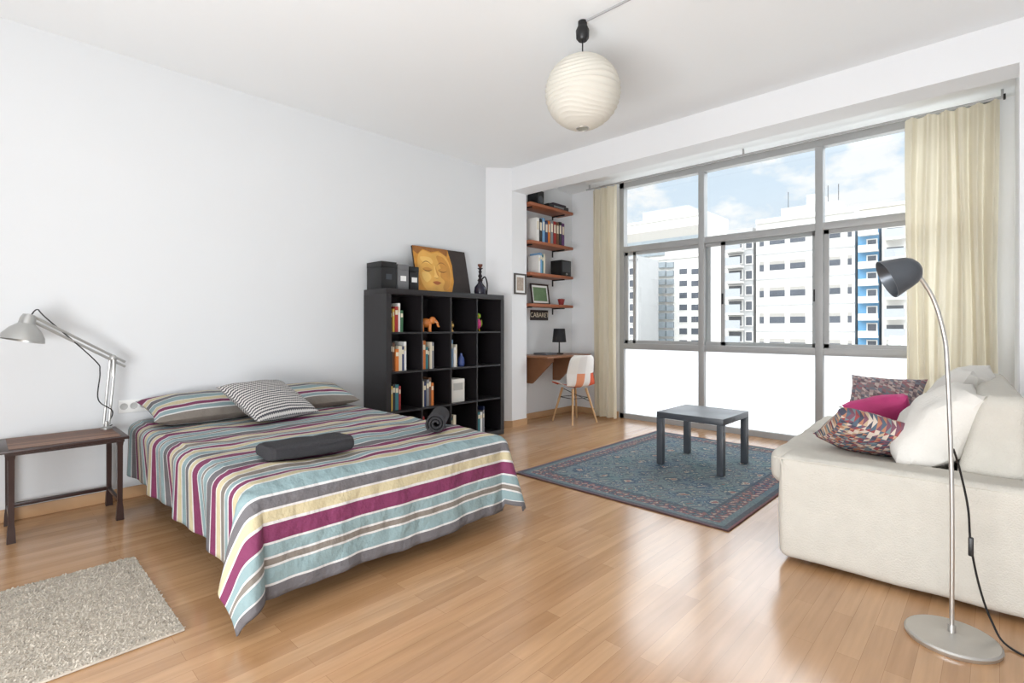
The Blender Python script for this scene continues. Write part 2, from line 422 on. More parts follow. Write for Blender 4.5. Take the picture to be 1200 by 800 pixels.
def book(x0, y0, z, dx, dy, dz, cname, label, group, ax='x'):
    cm = mat('cover_'+cname.replace(' ', '_'), COLS[cname], .5, var=.08)
    b = MB()
    # spine at +x, pages inside
    b.box(x0-dx, x0, y0, y0+.0025, z, z+dz, mi=0).box(x0-dx, x0, y0+dy-.0025, y0+dy, z, z+dz, mi=0)
    b.box(x0-.003, x0, y0+.0025, y0+dy-.0025, z, z+dz, mi=0)
    b.box(x0-dx+.004, x0-.003, y0+.0025, y0+dy-.0025, z+.004, z+dz-.004, mi=1)
    # spine band
    lc = mat('spine_band', (226,216,190), .6)
    b.box(x0, x0+.0006, y0+.003, y0+dy-.003, z+dz*.68, z+dz*.86, mi=2)
    return tag(b.build('book', [cm, PAGES, lc]), label, 'book', group)
ROWN = ['top', 'second', 'third', 'bottom']; COLN = ['leftmost', 'second', 'third', 'rightmost']
bookplan = {(0,0): ['cream','brown','yellow','red','white','green'], (1,0): ['red','black','brown','orange','cream','navy blue','white'],
    (1,1): ['white','orange','teal','brown','cream','grey'], (1,2): ['navy blue','sky blue','white','cream'], (2,0): ['brown','yellow','black','teal','red'],
    (2,1): ['red','cream','navy blue','grey','brown','orange'], (3,0): ['grey','green','white','purple'], (3,2): ['orange','teal','cream'],
    (3,3): ['black','cream','teal','white','grey','navy blue'], (3,1): ['green','red','brown','white']}
rb = random.Random(3)
for (r, c), names in bookplan.items():
    y0, y1, z = cell(r, c); y = y0+.004
    for nme in names:
        dy = rb.uniform(.014, .036); dz = rb.uniform(.19, .27); dx = rb.uniform(.14, .19)
        book(bX1-.05-rb.uniform(0, .02), y, z+.0005, dx, dy, dz, nme, f"{'thin' if dy < .024 else 'thick'} {nme} book in the {ROWN[r]} row, {COLN[c]} compartment of black bookcase", f'books in the {ROWN[r]} row, {COLN[c]} compartment')
        y += dy+.001
# ornaments in compartments
def fig_elephant(x, y, z):
    t = T('elephant_figurine', 'small orange elephant figurine in top row, second bookcase compartment', 'figurine', (x, y, z), R(60))
    om = mat('orange_glaze', (216,130,60), .4, var=.15)
    b = MB().ell((0,0,.085), (.06,.042,.045)).ell((.062,0,.11), (.034,.032,.036))
    b.tube([(.085,0,.11), (.108,0,.085), (.115,0,.055), (.13,0,.05)], [.015,.007], 8, 4)
    b.tube([(-.055,0,.1), (-.068,0,.07)], [.005,.003])
    bd = b.build('body', om, t)
    for sx in (-.035,.035):
        for sy in (-.022,.022): MB().lathe([(0,0),(.016,0),(.014,.03),(.017,.07),(0,.075)], 10, (sx,sy,0)).build('leg', om, t)
    for sy in (-1,1): MB().ell((.052,sy*.034,.11), (.018,.006,.028)).build('ear', om, bd)
    for sy in (-1,1): MB().tube([(.085,sy*.014,.095), (.105,sy*.018,.09)], [.004,.001]).build('tusk', PAGES, bd)
y0, y1, z = cell(0, 1); fig_elephant(bX1-.12, y0+.12, z)
y0, y1, z = cell(0, 2)
gm = mat('brass_ornament', (200,160,90), .4, .5, var=.1)
o = MB().lathe([(0,0),(.026,0),(.02,.012),(.012,.025),(.03,.05),(.026,.075),(.01,.085),(.012,.1),(0,.11)], 18, (bX1-.1, y0+.07, z)).build('ornament', gm); tag(o, 'tiny brass ornament in top row, third bookcase compartment', 'ornament')
y0, y1, z = cell(0, 3)
t = T('toy_bird', 'pink and green toy bird in top row, rightmost bookcase compartment', 'toy', (bX1-.12, y0+.1, z), R(-30))
pk = mat('toy_pink', (226,70,140), .6); gn = mat('toy_green', (150,190,60), .6); yl = mat('toy_yellow', (240,200,60), .6)
MB().ell((0,0,.08), (.045,.04,.06)).build('body', pk, t); hd_ = MB().ell((.02,0,.16), (.032,.03,.032)).build('head', gn, t)
MB().lathe([(.012,0),(0,.03)], 8, M=Matrix.Translation((.048,0,.16))@Matrix.Rotation(R(90),4,'Y')).build('beak', yl, hd_)
for s_ in (-1,1):
    MB().ell((-.005,s_*.042,.085), (.03,.008,.04)).build('wing', gn, t)
    MB().tube([(.0,s_*.018,.03), (.0,s_*.02,.004), (.02,s_*.02,.004)], .006).build('foot', yl, t)
y0, y1, z = cell(2, 2)
t = T('white_box', 'white file box standing in third row, third bookcase compartment', 'box', (bX1-.15, y0+.12, z))
MB().box(-.1,.1,-.085,.085,0,.23,.004).build('body', mat('card_white', (226,222,214), .7), t); MB().box(.1,.102,-.06,.06,.12,.19).build('label_patch', mat('card_grey', (180,178,172), .7), t)
y0, y1, z = cell(1, 2)
o = MB().lathe([(0,0),(.03,0),(.036,.03),(.03,.08),(.012,.11),(.014,.13),(.011,.13),(.008,.11),(0,.1)], 18, (bX1-.12, y0+.22, z)).build('vase', mat('blue_glaze', (60,80,140), .25)); tag(o, 'small dark blue vase beside books in second row, third compartment', 'vase')

# on top of bookcase
def media_box(name, x0, x1, y0, y1, h, m, fm, label, cat):
    t = T(name, label, cat, ((x0+x1)/2, (y0+y1)/2, bZ))
    bd = MB().box(x0, x1, y0, y1, bZ, bZ+h-.05, .003).build('body', m, t, True)
    MB().box(x0-.001, x1+.002, y0-.001, y1+.001, bZ+h-.05, bZ+h, .003).build('lid', m, t, True)
    MB().box(x1, x1+.002, (y0+y1)/2-.03, (y0+y1)/2+.03, bZ+h*.35, bZ+h*.55).build('label_holder', fm, bd, True, org_of=t)
media_box('storage_box', -4.2, -3.96, 2.48, 2.64, .245, BLACKP, DARKG, 'black storage box at left end of bookcase top', 'box')
media_box('storage_box', -4.2, -3.97, 2.66, 2.78, .235, mat('box_mid_grey', (112,112,114), .5), PLASTW, 'grey box between two black boxes on bookcase top', 'box')
media_box('storage_box', -4.18, -3.98, 2.80, 2.90, .225, BLACKP, PLASTW, 'narrow black box behind left edge of the golden painting', 'box')
# painting
t = T('canvas_painting', 'canvas painting of golden serene face leaning above bookcase', 'painting', (-4.09, 2.96, bZ))
lean = Matrix.Rotation(R(-13), 4, 'Y')
W_, Hh = .68, .47
def P2(a, b, k=0): return (.0225+.0006*k, max(0, min(W_, a)), max(.004, min(Hh, b)))
b = MB().box(0, .022, 0, W_, .004, Hh, .002, mi=0, M=lean)
cv = b.build('canvas', mat('canvas_edge', (60,46,36), .8), t)
b = MB()
b.poly([P2(0,.004), P2(W_,.004), P2(W_,Hh), P2(0,Hh)], 1, lean)
b.poly([P2(0,.004,1), P2(.42,.004,1), P2(.465,.12,1), P2(.475,.3,1), P2(.44,Hh,1), P2(0,Hh,1)], 0, lean)
def smooth(pts, n=6):
    q = []; m_ = len(pts)
    for i in range(m_):
        p0, p1, p2, p3 = [Vector(pts[(i+j) % m_]) for j in (-1,0,1,2)]
        for k in range(n):
            u = k/n; q.append(.5*((2*p1)+(p2-p0)*u+(2*p0-5*p1+4*p2-p3)*u*u+(3*p1-p0-3*p2+p3)*u**3))
    return q
def blob(pts, k, mi): b.poly([P2(p[0], p[1], k) for p in smooth(pts)], mi, lean)
# face close-up filling the golden part, lit from the left
blob([(.12,.01), (.24,.008), (.36,.03), (.43,.12), (.45,.25), (.41,.38), (.32,.43), (.22,.41), (.12,.43), (.05,.36), (.035,.22), (.06,.09)], 2, 3)
b.poly([P2(.0,.42,3), P2(.05,.385,3), P2(.12,.445,3), P2(.22,.42,3), P2(.32,.445,3), P2(.42,.39,3), P2(.44,Hh,3), P2(0,Hh,3)], 2, lean)
blob([(.28,.38), (.36,.38), (.425,.30), (.435,.17), (.40,.07), (.33,.02), (.315,.06), (.345,.12), (.30,.17), (.32,.25)], 3, 5)
blob([(.08,.36), (.20,.36), (.22,.30), (.10,.31)], 3, 8)
blob([(.075,.20), (.15,.205), (.18,.15), (.12,.10), (.08,.14)], 3, 8)
def lid(cx, cz, w, s1, s2, k, mi):
    n = 12
    up = [P2(cx-w+2*w*i/n, cz+s1*(1-(2*i/n-1)**2), k) for i in range(n+1)]
    dn = [P2(cx+w-2*w*i/n, cz+s2*(1-(2*i/n-1)**2), k) for i in range(1, n)]
    b.poly(up+dn, mi, lean)
for cx in (.145, .335):
    lid(cx, .272, .070, .050, .041, 4, 2)     # brow line
    lid(cx, .236, .060, .020, -.018, 4, 6)    # lowered lid
    lid(cx, .236, .062, -.015, -.024, 5, 4)   # lash line
blob([(.232,.27), (.246,.27), (.262,.20), (.272,.165), (.245,.15), (.214,.16), (.228,.19)], 5, 8)
blob([(.246,.27), (.252,.20), (.274,.165), (.285,.17), (.268,.22)], 6, 6)
lid(.244, .152, .032, -.003, -.008, 7, 2)
lid(.244, .100, .058, .018, -.002, 5, 7); lid(.244, .098, .046, 0, -.020, 5, 7); lid(.244, .099, .060, .001, -.003, 6, 4)
b.build('painted_face', [GOLD, DARKP, HAIRP, FACE, mat('painting_line', (104,64,30), .6), mat('painting_shadow_gold', (204,144,66), .6, var=.25), mat('painting_nose_gold', (208,148,70), .6, var=.15), LIP, mat('painting_light_gold', (240,196,112), .6, var=.15)], cv, normals=False)
# dark water pipe
t = T('water_pipe', 'dark ornamental water pipe standing at right end of bookcase top', 'ornament', (-3.99, 3.70, bZ))
dk = mat('dark_bronze', (46,40,44), .3, .4)
sc = Matrix.Scale(1.18, 4)
MB().lathe([(0,0),(.05,0),(.056,.03),(.05,.07),(.022,.105),(.018,.125),(0,.125)], 20, M=sc).build('vase', mat('dark_glass', (36,34,52), .12), t)
MB().lathe([(.018,.12),(.026,.13),(.012,.15),(.02,.17),(.01,.19),(.016,.21),(.009,.225),(.024,.235),(.024,.24),(0,.24)], 16, M=sc).build('stem', dk, t)
MB().lathe([(.008,.24),(.022,.262),(.022,.275),(.012,.272),(0,.26)], 14, M=sc).build('bowl', mat('bowl_brown', (112,60,44), .5), t)
MB().tube([(.012,.0,.15), (.04,.03,.19), (.055,.05,.12), (.045,.055,.02), (.02,.075,.012), (-.03,.06,.012)], .008, 8, 6).build('hose', dk, t)

# ------------------------------------------------------------------ bed
t = T('double_bed', 'double bed with low dark frame and mattress, head to the white wall', 'bed', (-3.18, 1.445, 0))
bx('base', mat('bed_base_dark', (52,44,42), .7), (-4.215, -2.17, .80, 2.09, .22, .30), t, .01)
bx('mattress', mat('mattress_white', (226,224,220), .9), (-4.215, -2.16, .79, 2.10, .30, .487), t, .05, 4)
for x in (-4.1, -2.3):
    for y in (.86, 2.03): MB().lathe([(0,0),(.024,0),(.034,.22),(0,.22)], 16, (x, y, 0)).build('leg', DWOOD, t, True)
L, Wd = 2.06, 1.35; af, bn, bf = .45, .36, .35
BX, BY, BZ = -4.215, .77, .505
def duvet(u, v):
    s = u*(L+af); tt = -bn+v*(Wd+bn+bf)
    a = max(0, s-L); bb = -tt if tt < 0 else max(0, tt-Wd); sg = -1 if tt < 0 else 1
    rho = math.hypot(a, bb); r = .055
    rm = .525 if sg < 0 else .47
    if a > 0 and bb > 0 and rho > .37: rho = .37+(rho-.37)*(rm-.37)/(math.hypot(af, bn)-.37)
    if rho < r*PI/2: h, d = r*math.sin(rho/r), r*(1-math.cos(rho/r))
    else: h, d = r, r+(rho-r*PI/2)
    x, y = min(s, L), min(max(tt, 0), Wd)
    z = BZ-d
    if rho > 0:
        phi = math.atan2(bb, a)
        k = min(1, d/.4)
        if a > 0 and bb > 0: h += .11*k*math.sin(2*phi)**.7+.025*k*math.sin(6*phi)+.026*k*math.cos(phi)**2
        elif a > 0: h += k*(.026+.010*math.sin(tt*9)+.006*math.sin(tt*21+1)+.004*math.sin(tt*41))
        else: h += k*(-.01+.02*math.sin(s*11+.5)+.012*math.sin(s*23))
        if z < .014: h += (.014-z)*.8; z = .014+.004*abs(math.sin(phi*9))
        x += h*math.cos(phi); y += sg*h*math.sin(phi)
        z = max(z+.008*k*noise.noise(Vector((x*4, y*4, 2))), .012)
    else:
        z += .014*noise.noise(Vector((x*3.2, y*3.2, 0)))+.010*noise.noise(Vector((x*9, y*6, 5)))+.006
    return (BX+x, BY+y, z)
o = MB().surf(duvet, 150, 130, lambda u, v: ((1-u)*(L+af)+.01, v)).build('duvet', STRIPE, normals=False)
tag(o, 'striped maroon, teal, grey and ochre duvet draped over the double bed', 'duvet')
md = o.modifiers.new('thickness', 'SOLIDIFY'); md.thickness = .008; md.offset = 1
def cush(name, label, cat, loc, rot, w, l, th, m, seed=0, uvf=None, group=None, wr=.008, pw=.42):
    o = MB().cushion(w, l, th, uvf, seed=seed, wr=wr, pw=pw).build(name, m, loc=loc, rot=rot)
    return tag(o, label, cat, group)
cush('pillow', 'striped bed pillow at left side of bed head, beneath grey striped cushion', 'pillow', (-3.98,1.10,.605), (0,R(11),R(2)), .46, .70, .165, STRIPE, 1, lambda u, v: (.21+u*.43, v), 'striped bed pillows')
cush('pillow', 'striped bed pillow at right side of bed head nearest the bookcase', 'pillow', (-3.98,1.82,.605), (0,R(11),R(-2)), .46, .68, .165, STRIPE, 4, lambda u, v: (.19+u*.46, v), 'striped bed pillows')
cush('throw_cushion', 'finely striped grey and white cushion lying against the striped pillows', 'cushion', (-3.64,1.40,.65), (0,R(24),R(14)), .48, .48, .16, ZIG, 2)

# ------------------------------------------------------------------ sofa helpers
def soft(b, amp=.006, f=4):
    for v in b.bm.verts: v.co += amp*noise.noise_vector(v.co*f)
    return b
def softbox(d, bev, cuts=10, amp=.006, f=4):
    b = MB(); x0, x1, y0, y1, z0, z1 = d
    tb = bmesh.new(); bmesh.ops.create_cube(tb, size=1)
    for v in tb.verts: v.co = Vector(((x0+x1)/2+v.co.x*(x1-x0), (y0+y1)/2+v.co.y*(y1-y0), (z0+z1)/2+v.co.z*(z1-z0)))
    bmesh.ops.bevel(tb, geom=list(tb.edges), offset=bev, segments=5, profile=.5, affect='EDGES', clamp_overlap=True)
    long_e = [e for e in tb.edges if e.calc_length() > .12]
    bmesh.ops.subdivide_edges(tb, edges=long_e, cuts=cuts, use_grid_fill=True)
    b.add(tb); return soft(b, amp, f)
# thick folded towel and rolled towel on the bed
b = MB()
def thick_roll(u, v):
    a = 2*PI*u; y = (v-.5)*.39
    e = 1-max(0, abs(2*v-1)-.92)/.08*.2
    ca, sa = math.cos(a), math.sin(a)
    x = .10*math.copysign(abs(ca)**.6, ca)*e; z = .039+.036*math.copysign(abs(sa)**.6, sa)*e
    w = .007*noise.noise(Vector((x*14, y*10, z*16)))
    return (x+w, y+.015*ca, z+w+.004)
b.surf(thick_roll, 40, 28)
for sgn in (0, 1):
    b.poly([thick_roll(i/40, sgn) for i in range(40)])
def flap(u, v): 
    p = thick_roll(.02+.30*u, .03+.94*v); return (p[0]*1.03, p[1], p[2]+.008*(1-u)+.003)
b.surf(flap, 12, 20)
o = b.build('folded_towel', TOWEL, loc=(-2.455,1.12,.524), rot=(0,0,R(-6))); tag(o, 'thick folded charcoal towel lying across foot of bed', 'towel')
b = MB()
def roll(u, v):
    th = u*2*PI*2.6; r = .012+.046*u
    return ((v-.5)*.3, r*math.cos(th), r*math.sin(th)+.06)
b.surf(roll, 80, 10)
o = b.build('rolled_towel', TOWEL, loc=(-2.50,1.97,.522), rot=(0,0,R(-44)), normals=False); tag(o, 'rolled charcoal towel near right edge of bed foot', 'towel')
md = o.modifiers.new('thickness', 'SOLIDIFY'); md.thickness = .012; md.offset = 0

# ------------------------------------------------------------------ bedside table
t = T('bedside_table', 'low dark wooden bedside table with brown inset top left of bed', 'side table', (-3.99, .365, 0))
tp = bx('table_top', DWOOD, (-4.21, -3.77, .09, .64, .482, .498), t, .003)
MB().box(-4.185, -3.795, .125, .605, .4975, .5005).build('inset_panel', SLAT, tp, True, org_of=t)
bx('apron', DWOOD, (-4.19, -3.79, .11, .62, .465, .482), t)
for x in (-4.17, -3.81):
    for y in (.135, .6): MB().lathe([(0,0),(.026,0),(.022,.07),(.017,.10),(.019,.44),(.024,.465),(0,.465)], 4, M=Matrix.Translation((x, y, 0))@Matrix.Rotation(R(45),4,'Z')).build('leg', DWOOD, t, True)
bx('stretcher', DWOOD, (-4.179, -4.161, .147, .588, .1, .122), t, .003)
for y in (.135, .6): bx('stretcher', DWOOD, (-4.158, -3.822, y-.008, y+.008, .1, .12), t, .003)
# architect lamp
t = T('desk_lamp', 'silver adjustable arm lamp standing on the dark bedside table', 'lamp', (-4.12, .58, .5005))
MB().lathe([(0,0),(.03,0),(.03,.012),(.014,.018),(.014,.05),(0,.05)], 18).build('base', SILV, t)
e1 = Vector((.02,.03,.45)); hd = Vector((.12,-.34,.69))
b = MB()
for d in (-.013,.013): b.tube([(0,d,.03), (e1.x, e1.y+d, e1.z)], .0075)
la = b.build('lower_arm', SILV, t)
b = MB(); dv = (hd-e1).normalized()
for d in (-.015,.015): b.tube([e1+Vector((0,0,d))-dv*.08, hd+Vector((0,0,d))], .0078)
b.build('upper_arm', SILV, t)
for d in (-.024,.024): MB().tube([e1+Vector((d,0,-.12)), e1+Vector((d,0,-.01))], .006, 8).build('spring', STEEL, la)
MB().ell(e1, (.022,.022,.024)).build('joint', SILV, t)
Ml = Matrix.Translation(hd+Vector((.015,-.03,.005)))@Euler((R(-12),R(-4),0)).to_matrix().to_4x4()@Matrix.Scale(.93, 4)
sh = MB().lathe([(.012,.03),(.03,.026),(.038,.0),(.04,-.03),(.075,-.065),(.1,-.105),(.107,-.135),(.104,-.135),(.097,-.105),(.072,-.066),(.034,-.03),(0,-.02)], 28, M=Ml).build('lamp_shade', SILV, t)
MB().ell((0,0,-.065), (.026,.026,.034), M=Ml).build('bulb', BULB, sh)
MB().tube([hd+Vector((0,-.02,.02)), hd+Vector((-.01,.01,.06)), hd+Vector((-.02,.05,.01)), e1+Vector((.04,-.1,.0)), e1+Vector((.04,-.07,-.08)), (.07,-.05,.2), (.01,.03,.11), (-.05,.01,.012), (-.07,.04,.012)], .0035, 6, 8).build('cable', CABLE, t)
# sockets
t = T('wall_socket', 'white triple wall socket beside the bed pillows', 'socket', (XL, .745, .575))
pl_ = MB().box(0, .009, -.085, .085, 0, .085, .003).build('plate', PLASTW, t)
for k in (-1, 0, 1): MB().lathe([(0,.0005),(.017,.0005),(.021,.002),(.021,.0),(.022,0)], 16, M=Matrix.Translation((.009,k*.055,.043))@Matrix.Rotation(R(90),4,'Y')).build('outlet', mat('socket_grey', (190,190,188), .5), pl_)

# ------------------------------------------------------------------ rugs
b = MB().box(-3.12, -2.23, -.75, .55, .001, .010, .004)
rr = random.Random(5)
nx, ny = 118, 170
vs, fs = [], []
for i in range(nx):
    for j in range(ny):
        x = -3.117+.884*(i+rr.random())/nx; y = -.747+1.294*(j+rr.random())/ny
        a = rr.random()*2*PI; ln = rr.uniform(.004, .012); h = rr.uniform(.004, .008); r = rr.uniform(.0026, .0042)
        n0 = len(vs)
        for q in range(3): vs.append((x+r*math.cos(a+q*2.094), y+r*math.sin(a+q*2.094), .008))
        for q in range(3): vs.append((x+ln*.6*math.cos(a)+.8*r*math.cos(a+q*2.094), y+ln*.6*math.sin(a)+.8*r*math.sin(a+q*2.094), .008+h*.8))
        vs.append((x+ln*math.cos(a), y+ln*math.sin(a), .008+h))
        for k in range(3):
            k2 = (k+1) % 3
            fs.append((n0+k, n0+k2, n0+3+k2, n0+3+k)); fs.append((n0+3+k, n0+3+k2, n0+6))
tm = bpy.data.meshes.new('tufts'); tm.from_pydata(vs, [], fs); b.bm.from_mesh(tm); bpy.data.meshes.remove(tm)
SHAG = mat('shag_beige', (190,181,168), 1, var=.3, scale=30)
tag(b.build('shag_rug', SHAG, normals=False), 'grey beige short pile bedside rug on floor at left of bed', 'rug')
KW, KL = 1.66, 2.25
KIL = kilim_mat(KW, KL)
b = MB().surf(lambda u, v: (u*KW, v*KL, .008+.002*noise.noise(Vector((u*5, v*5, 0)))), 30, 40, lambda u, v: (u*KW, v*KL))
b.surf(lambda u, v: (u*KW, v*KL, .001), 1, 1, lambda u, v: (u*KW, v*KL))
o = b.build('patterned_rug', KIL, loc=(-2.76, 2.93, 0), rot=(0,0,R(-.5)), normals=False)
tag(o, 'faded blue and teal patterned woven rug beneath the coffee table', 'rug')

# ------------------------------------------------------------------ coffee table
t = T('coffee_table', 'square dark grey coffee table on the patterned rug', 'coffee table', (-1.795, 4.195, .012))
h = .275
MB().box(-h, h, -h, h, .385, .435, .003).build('table_top', DARKG, t)
for sx in (-1, 1):
    for sy in (-1, 1): MB().box(sx*h-(.05 if sx > 0 else 0), sx*h+(0 if sx > 0 else .05), sy*h-(.05 if sy > 0 else 0), sy*h+(0 if sy > 0 else .05), 0, .385, .002).build('leg', DARKG, t)

# ------------------------------------------------------------------ sofa
t = T('sofa', 'cream slipcovered sofa with padded arms along right side of room', 'sofa', (-.365, 3.685, 0), R(2.6))
ax0, ax1, ay0, ay1 = -.47, .44, -.935, .935     # local extents
softbox((ax0+.02, ax1-.02, ay0+.05, ay1-.05, .03, .36), .03).build('base', SOFA, t)
for y0, y1, zz in ((ay0, ay0+.22, .525), (ay1-.2, ay1, .55)):
    arm = softbox((ax0, ax1, y0, y1, .022, zz), .04, 14, .007, 5).build('arm', SOFA, t)
    yp = y0+.006 if y0 < 0 else y1-.006
    MB().tube([(ax0+.034, yp, .06), (ax0+.02, yp, zz-.055), (ax0+.048, yp, zz-.02), (ax1-.05, yp, zz-.02)], .005, 6, 5).build('piping', SOFA, arm)
b = softbox((.19, ax1-.015, ay0+.2, ay1-.19, .30, .86), .05, 14, .007, 5)
for v in b.bm.verts: v.co.x += (v.co.z-.45)*.20*max(0, min(1, (.42-v.co.x)/.23))
b.build('backrest', SOFA, t)
for y0, y1 in ((ay0+.222, -.004), (.004, ay1-.205)):
    b = softbox((ax0-.095, .19, y0, y1, .31, .50), .06, 12, .008, 5)
    b.build('seat_cushion', SOFA, t)
for x in (ax0+.1, ax1-.12):
    for y in (ay0+.12, ay1-.12): MB().box(x-.025, x+.025, y-.025, y+.025, 0, .06, .003).build('foot', DWOOD, t)
g = 'loose cushions on the cream sofa'
cush('sofa_cushion', 'large white cushion leaning on sofa back nearest the floor lamp', 'cushion', (-.215,3.24,.665), (0,R(-52),R(6)), .48, .58, .28, CUSHW, 5, None, g, .025, .36)
cush('sofa_cushion', 'white cushion leaning on sofa back farther from the floor lamp', 'cushion', (-.19,3.88,.715), (0,R(-60),R(-6)), .48, .58, .25, CUSHW, 8, None, g, .025, .36)
rt = (Matrix.Rotation(R(10),3,'Z')@Matrix.Rotation(R(-34),3,'X')@Matrix.Rotation(R(6),3,'Y')@Matrix.Rotation(R(20),3,'Z')).to_euler()
cush('sofa_cushion', 'multicoloured triangle patterned cushion on near end of sofa seat', 'cushion', (-.49,3.14,.60), rt, .39, .38, .16, TRI, 9, None, g, .01, .38)
cush('sofa_cushion', 'magenta cushion in middle of the sofa seat', 'cushion', (-.49,3.64,.635), (R(-40),R(-16),R(0)), .32, .32, .16, PINK, 11, None, g, .012, .38)
cush('sofa_cushion', 'grey and rose mosaic cushion against far arm of the sofa', 'cushion', (-.57,4.28,.655), (R(62),0,R(-8)), .44, .34, .14, SPECK, 12, None, g, .01, .38)

# ------------------------------------------------------------------ floor lamp
lx, ly = -.127, 2.475
t = T('floor_lamp', 'steel floor lamp with curved neck and dark grey head before sofa', 'floor lamp', (lx, ly, 0))
MB().lathe([(0,0),(.136,0),(.140,.006),(.140,.014),(.134,.02),(.03,.026),(.012,.032),(.012,.06),(0,.06)], 48).build('base', STEEL, t)
dr = Vector((-.74,-.67,0))
cpts = [Vector((0,0,.03)), Vector((0,0,.55)), Vector((-.012,-.01,1.0)), dr*.03+Vector((0,0,1.13)), dr*.07+Vector((0,0,1.26)), dr*.135+Vector((0,0,1.36))]
MB().tube(cpts, .0072, 12, 8).build('pole', STEEL, t)
hx = Vector((-.93,-.37,0))
Mh = Matrix.Translation(dr*.135+Vector((0,0,1.365)))@Matrix.Rotation(math.atan2(hx.y, hx.x), 4, 'Z')@Matrix.Rotation(R(114), 4, 'Y')@Matrix.Scale(.93, 4)
hd_ = MB().lathe([(0,-.022),(.022,-.018),(.042,-.006),(.056,.014),(.064,.038),(.070,.064),(.080,.100),(.077,.100),(.067,.064),(.060,.038),(.050,.016),(0,.0)], 32, M=Mh).build('lamp_head', LAMPG, t)
MB().ell((0,0,.04), (.022,.022,.028), M=Mh).build('bulb', BULB, hd_)
MB().tube([dr*.135+Vector((0,0,1.35)), dr*.137+Vector((0,0,1.385))], .011).build('joint', LAMPG, t)
cb = [(.004,.012,.70), (.02,.05,.62), (.042,.068,.48), (.05,.075,.34), (.075,.09,.18), (.11,.1,.06), (.15,.075,.008), (.26,.02,.006), (.42,.03,.006)]
cbl = MB().tube(cb, .004, 6, 6).build('cable', CABLE, t)
MB().box(.042,.058,.068,.084,.30,.37,.004).build('switch', BLACKP, cbl)

# ------------------------------------------------------------------ pendant
px, py, pz = -1.8, 2.5, 2.545
t = T('pendant_lamp', 'round white paper lantern hanging from the ceiling', 'pendant lamp', (px, py, pz))
def lant(u, v):
    ph = -PI/2+.16+(PI-.32)*v; a = 2*PI*u
    w = v*22+.5*math.sin(a*2+v*7)+.35*math.sin(a*3-v*11)
    k = 1-.04*abs(math.sin(PI*w))**.6*(.4+.6*math.cos(ph))
    r = .226*math.cos(ph)*k
    return (r*math.cos(a), r*math.sin(a), .215*math.sin(ph))
MB().surf(lant, 64, 216).build('paper_shade', PAPER, t, normals=False, ang=80)
for z, r in ((.213,.036), (-.213,.036)):
    b = MB().tube([(r*math.cos(2*PI*i/24), r*math.sin(2*PI*i/24), z) for i in range(25)], .003, 6)
    b.build('wire_ring', STEEL, t)
MB().tube([(0,-.036,.213),(0,.036,.213)], .002).build('wire_bar', STEEL, t)
MB().tube([(0,0,.0), (0,0,.31)], .004).build('cord', CABLE, t)
MB().ell((0,0,.0), (.03,.03,.045)).build('bulb', PLASTW, t)
MB().lathe([(0,.31),(.026,.31),(.038,.325),(.040,.37),(.031,.39),(.027,.40),(.027,.424),(0,.424)], 24).build('socket_cup', BLACKP, t)
o = MB().tube([(px+.03, py, ZC-.008), (XR-.3, py, ZC-.008)], .007).build('ceiling_cable', mat('conduit_grey', (170,170,172), .5)); tag(o, 'thin grey cable conduit running across ceiling to paper lantern', 'cable')

# ------------------------------------------------------------------ alcove
g = 'wooden wall shelves in the alcove'
SZ = [2.63, 2.18, 1.80, 1.43]
for z, nm in zip(SZ, ('topmost', 'second from top', 'third from top', 'lowest')):
    t = T('wall_shelf', f'reddish wooden alcove shelf, {nm} of four', 'shelf', (XL, 4.85, z), 0, g)
    MB().box(0, .25, -.34, .5, -.035, 0, .003).build('board', SHELFW, t)
    for y in (-.25, .38): MB().box(0, .2, y-.008, y+.008, -.05, -.035, .002).box(0, .01, y-.008, y+.008, -.12, -.035).build('bracket', BLACKP, t)
# binders on second shelf
y = 4.66
for i, (c, dy, dz) in enumerate([('white',.05,.29),('black',.05,.28),('sky blue',.045,.3),('navy blue',.05,.27),('orange',.04,.28),('grey',.055,.3),('red',.05,.29),('brown',.05,.29),('black',.05,.3),('purple',.05,.29)]):
    if y+dy > 5.34: break
    where = {1: 'next to white binder', 8: 'next to purple binder'}.get(i, 'on second alcove shelf')
    cm = mat('binder_'+c.replace(' ', '_'), COLS[c], .5)
    t = T('binder', f'{c} ring binder standing {where}' + (' on second alcove shelf' if i in (1, 8) else ''), 'binder', (XL+.22, y+dy/2, SZ[1]+.0), 0, 'ring binders on the second alcove shelf')
    cv = MB().box(-.2, 0, -dy/2, dy/2, 0, dz, .002).build('cover', cm, t)
    MB().box(0, .001, -dy*.34, dy*.34, dz*.5, dz*.85).build('spine_label', PAGES, cv)
    y += dy+.006
# top shelf stuff
t = T('flat_box', 'flat black box lying on topmost alcove shelf above the binders', 'box', (XL+.13, 5.08, SZ[0]))
MB().box(-.1,.1,-.2,.2,0,.05,.004).build('body', BLACKP, t); MB().box(.1,.102,-.1,.1,.012,.036).build('front_panel', mat('panel_grey', (120,120,122), .5), t)
o = MB().box(XL+.05, XL+.22, 4.98, 5.24, SZ[0]+.0505, SZ[0]+.075, .003).build('folded_case', mat('dark_plum', (60,44,56), .6)); tag(o, 'dark plum case lying on flat black box on topmost shelf', 'case')
t = T('speaker', 'small black speaker on topmost alcove shelf near the pillar', 'speaker', (XL+.14, 4.74, SZ[0]))
MB().box(-.08,.08,-.06,.06,0,.17,.004).build('cabinet', BLACKP, t); MB().lathe([(0,.002),(.03,.004),(.042,.0)], 20, M=Matrix.Translation((.08,0,.07))@Matrix.Rotation(R(90),4,'Y')).build('cone', DARKG, t)
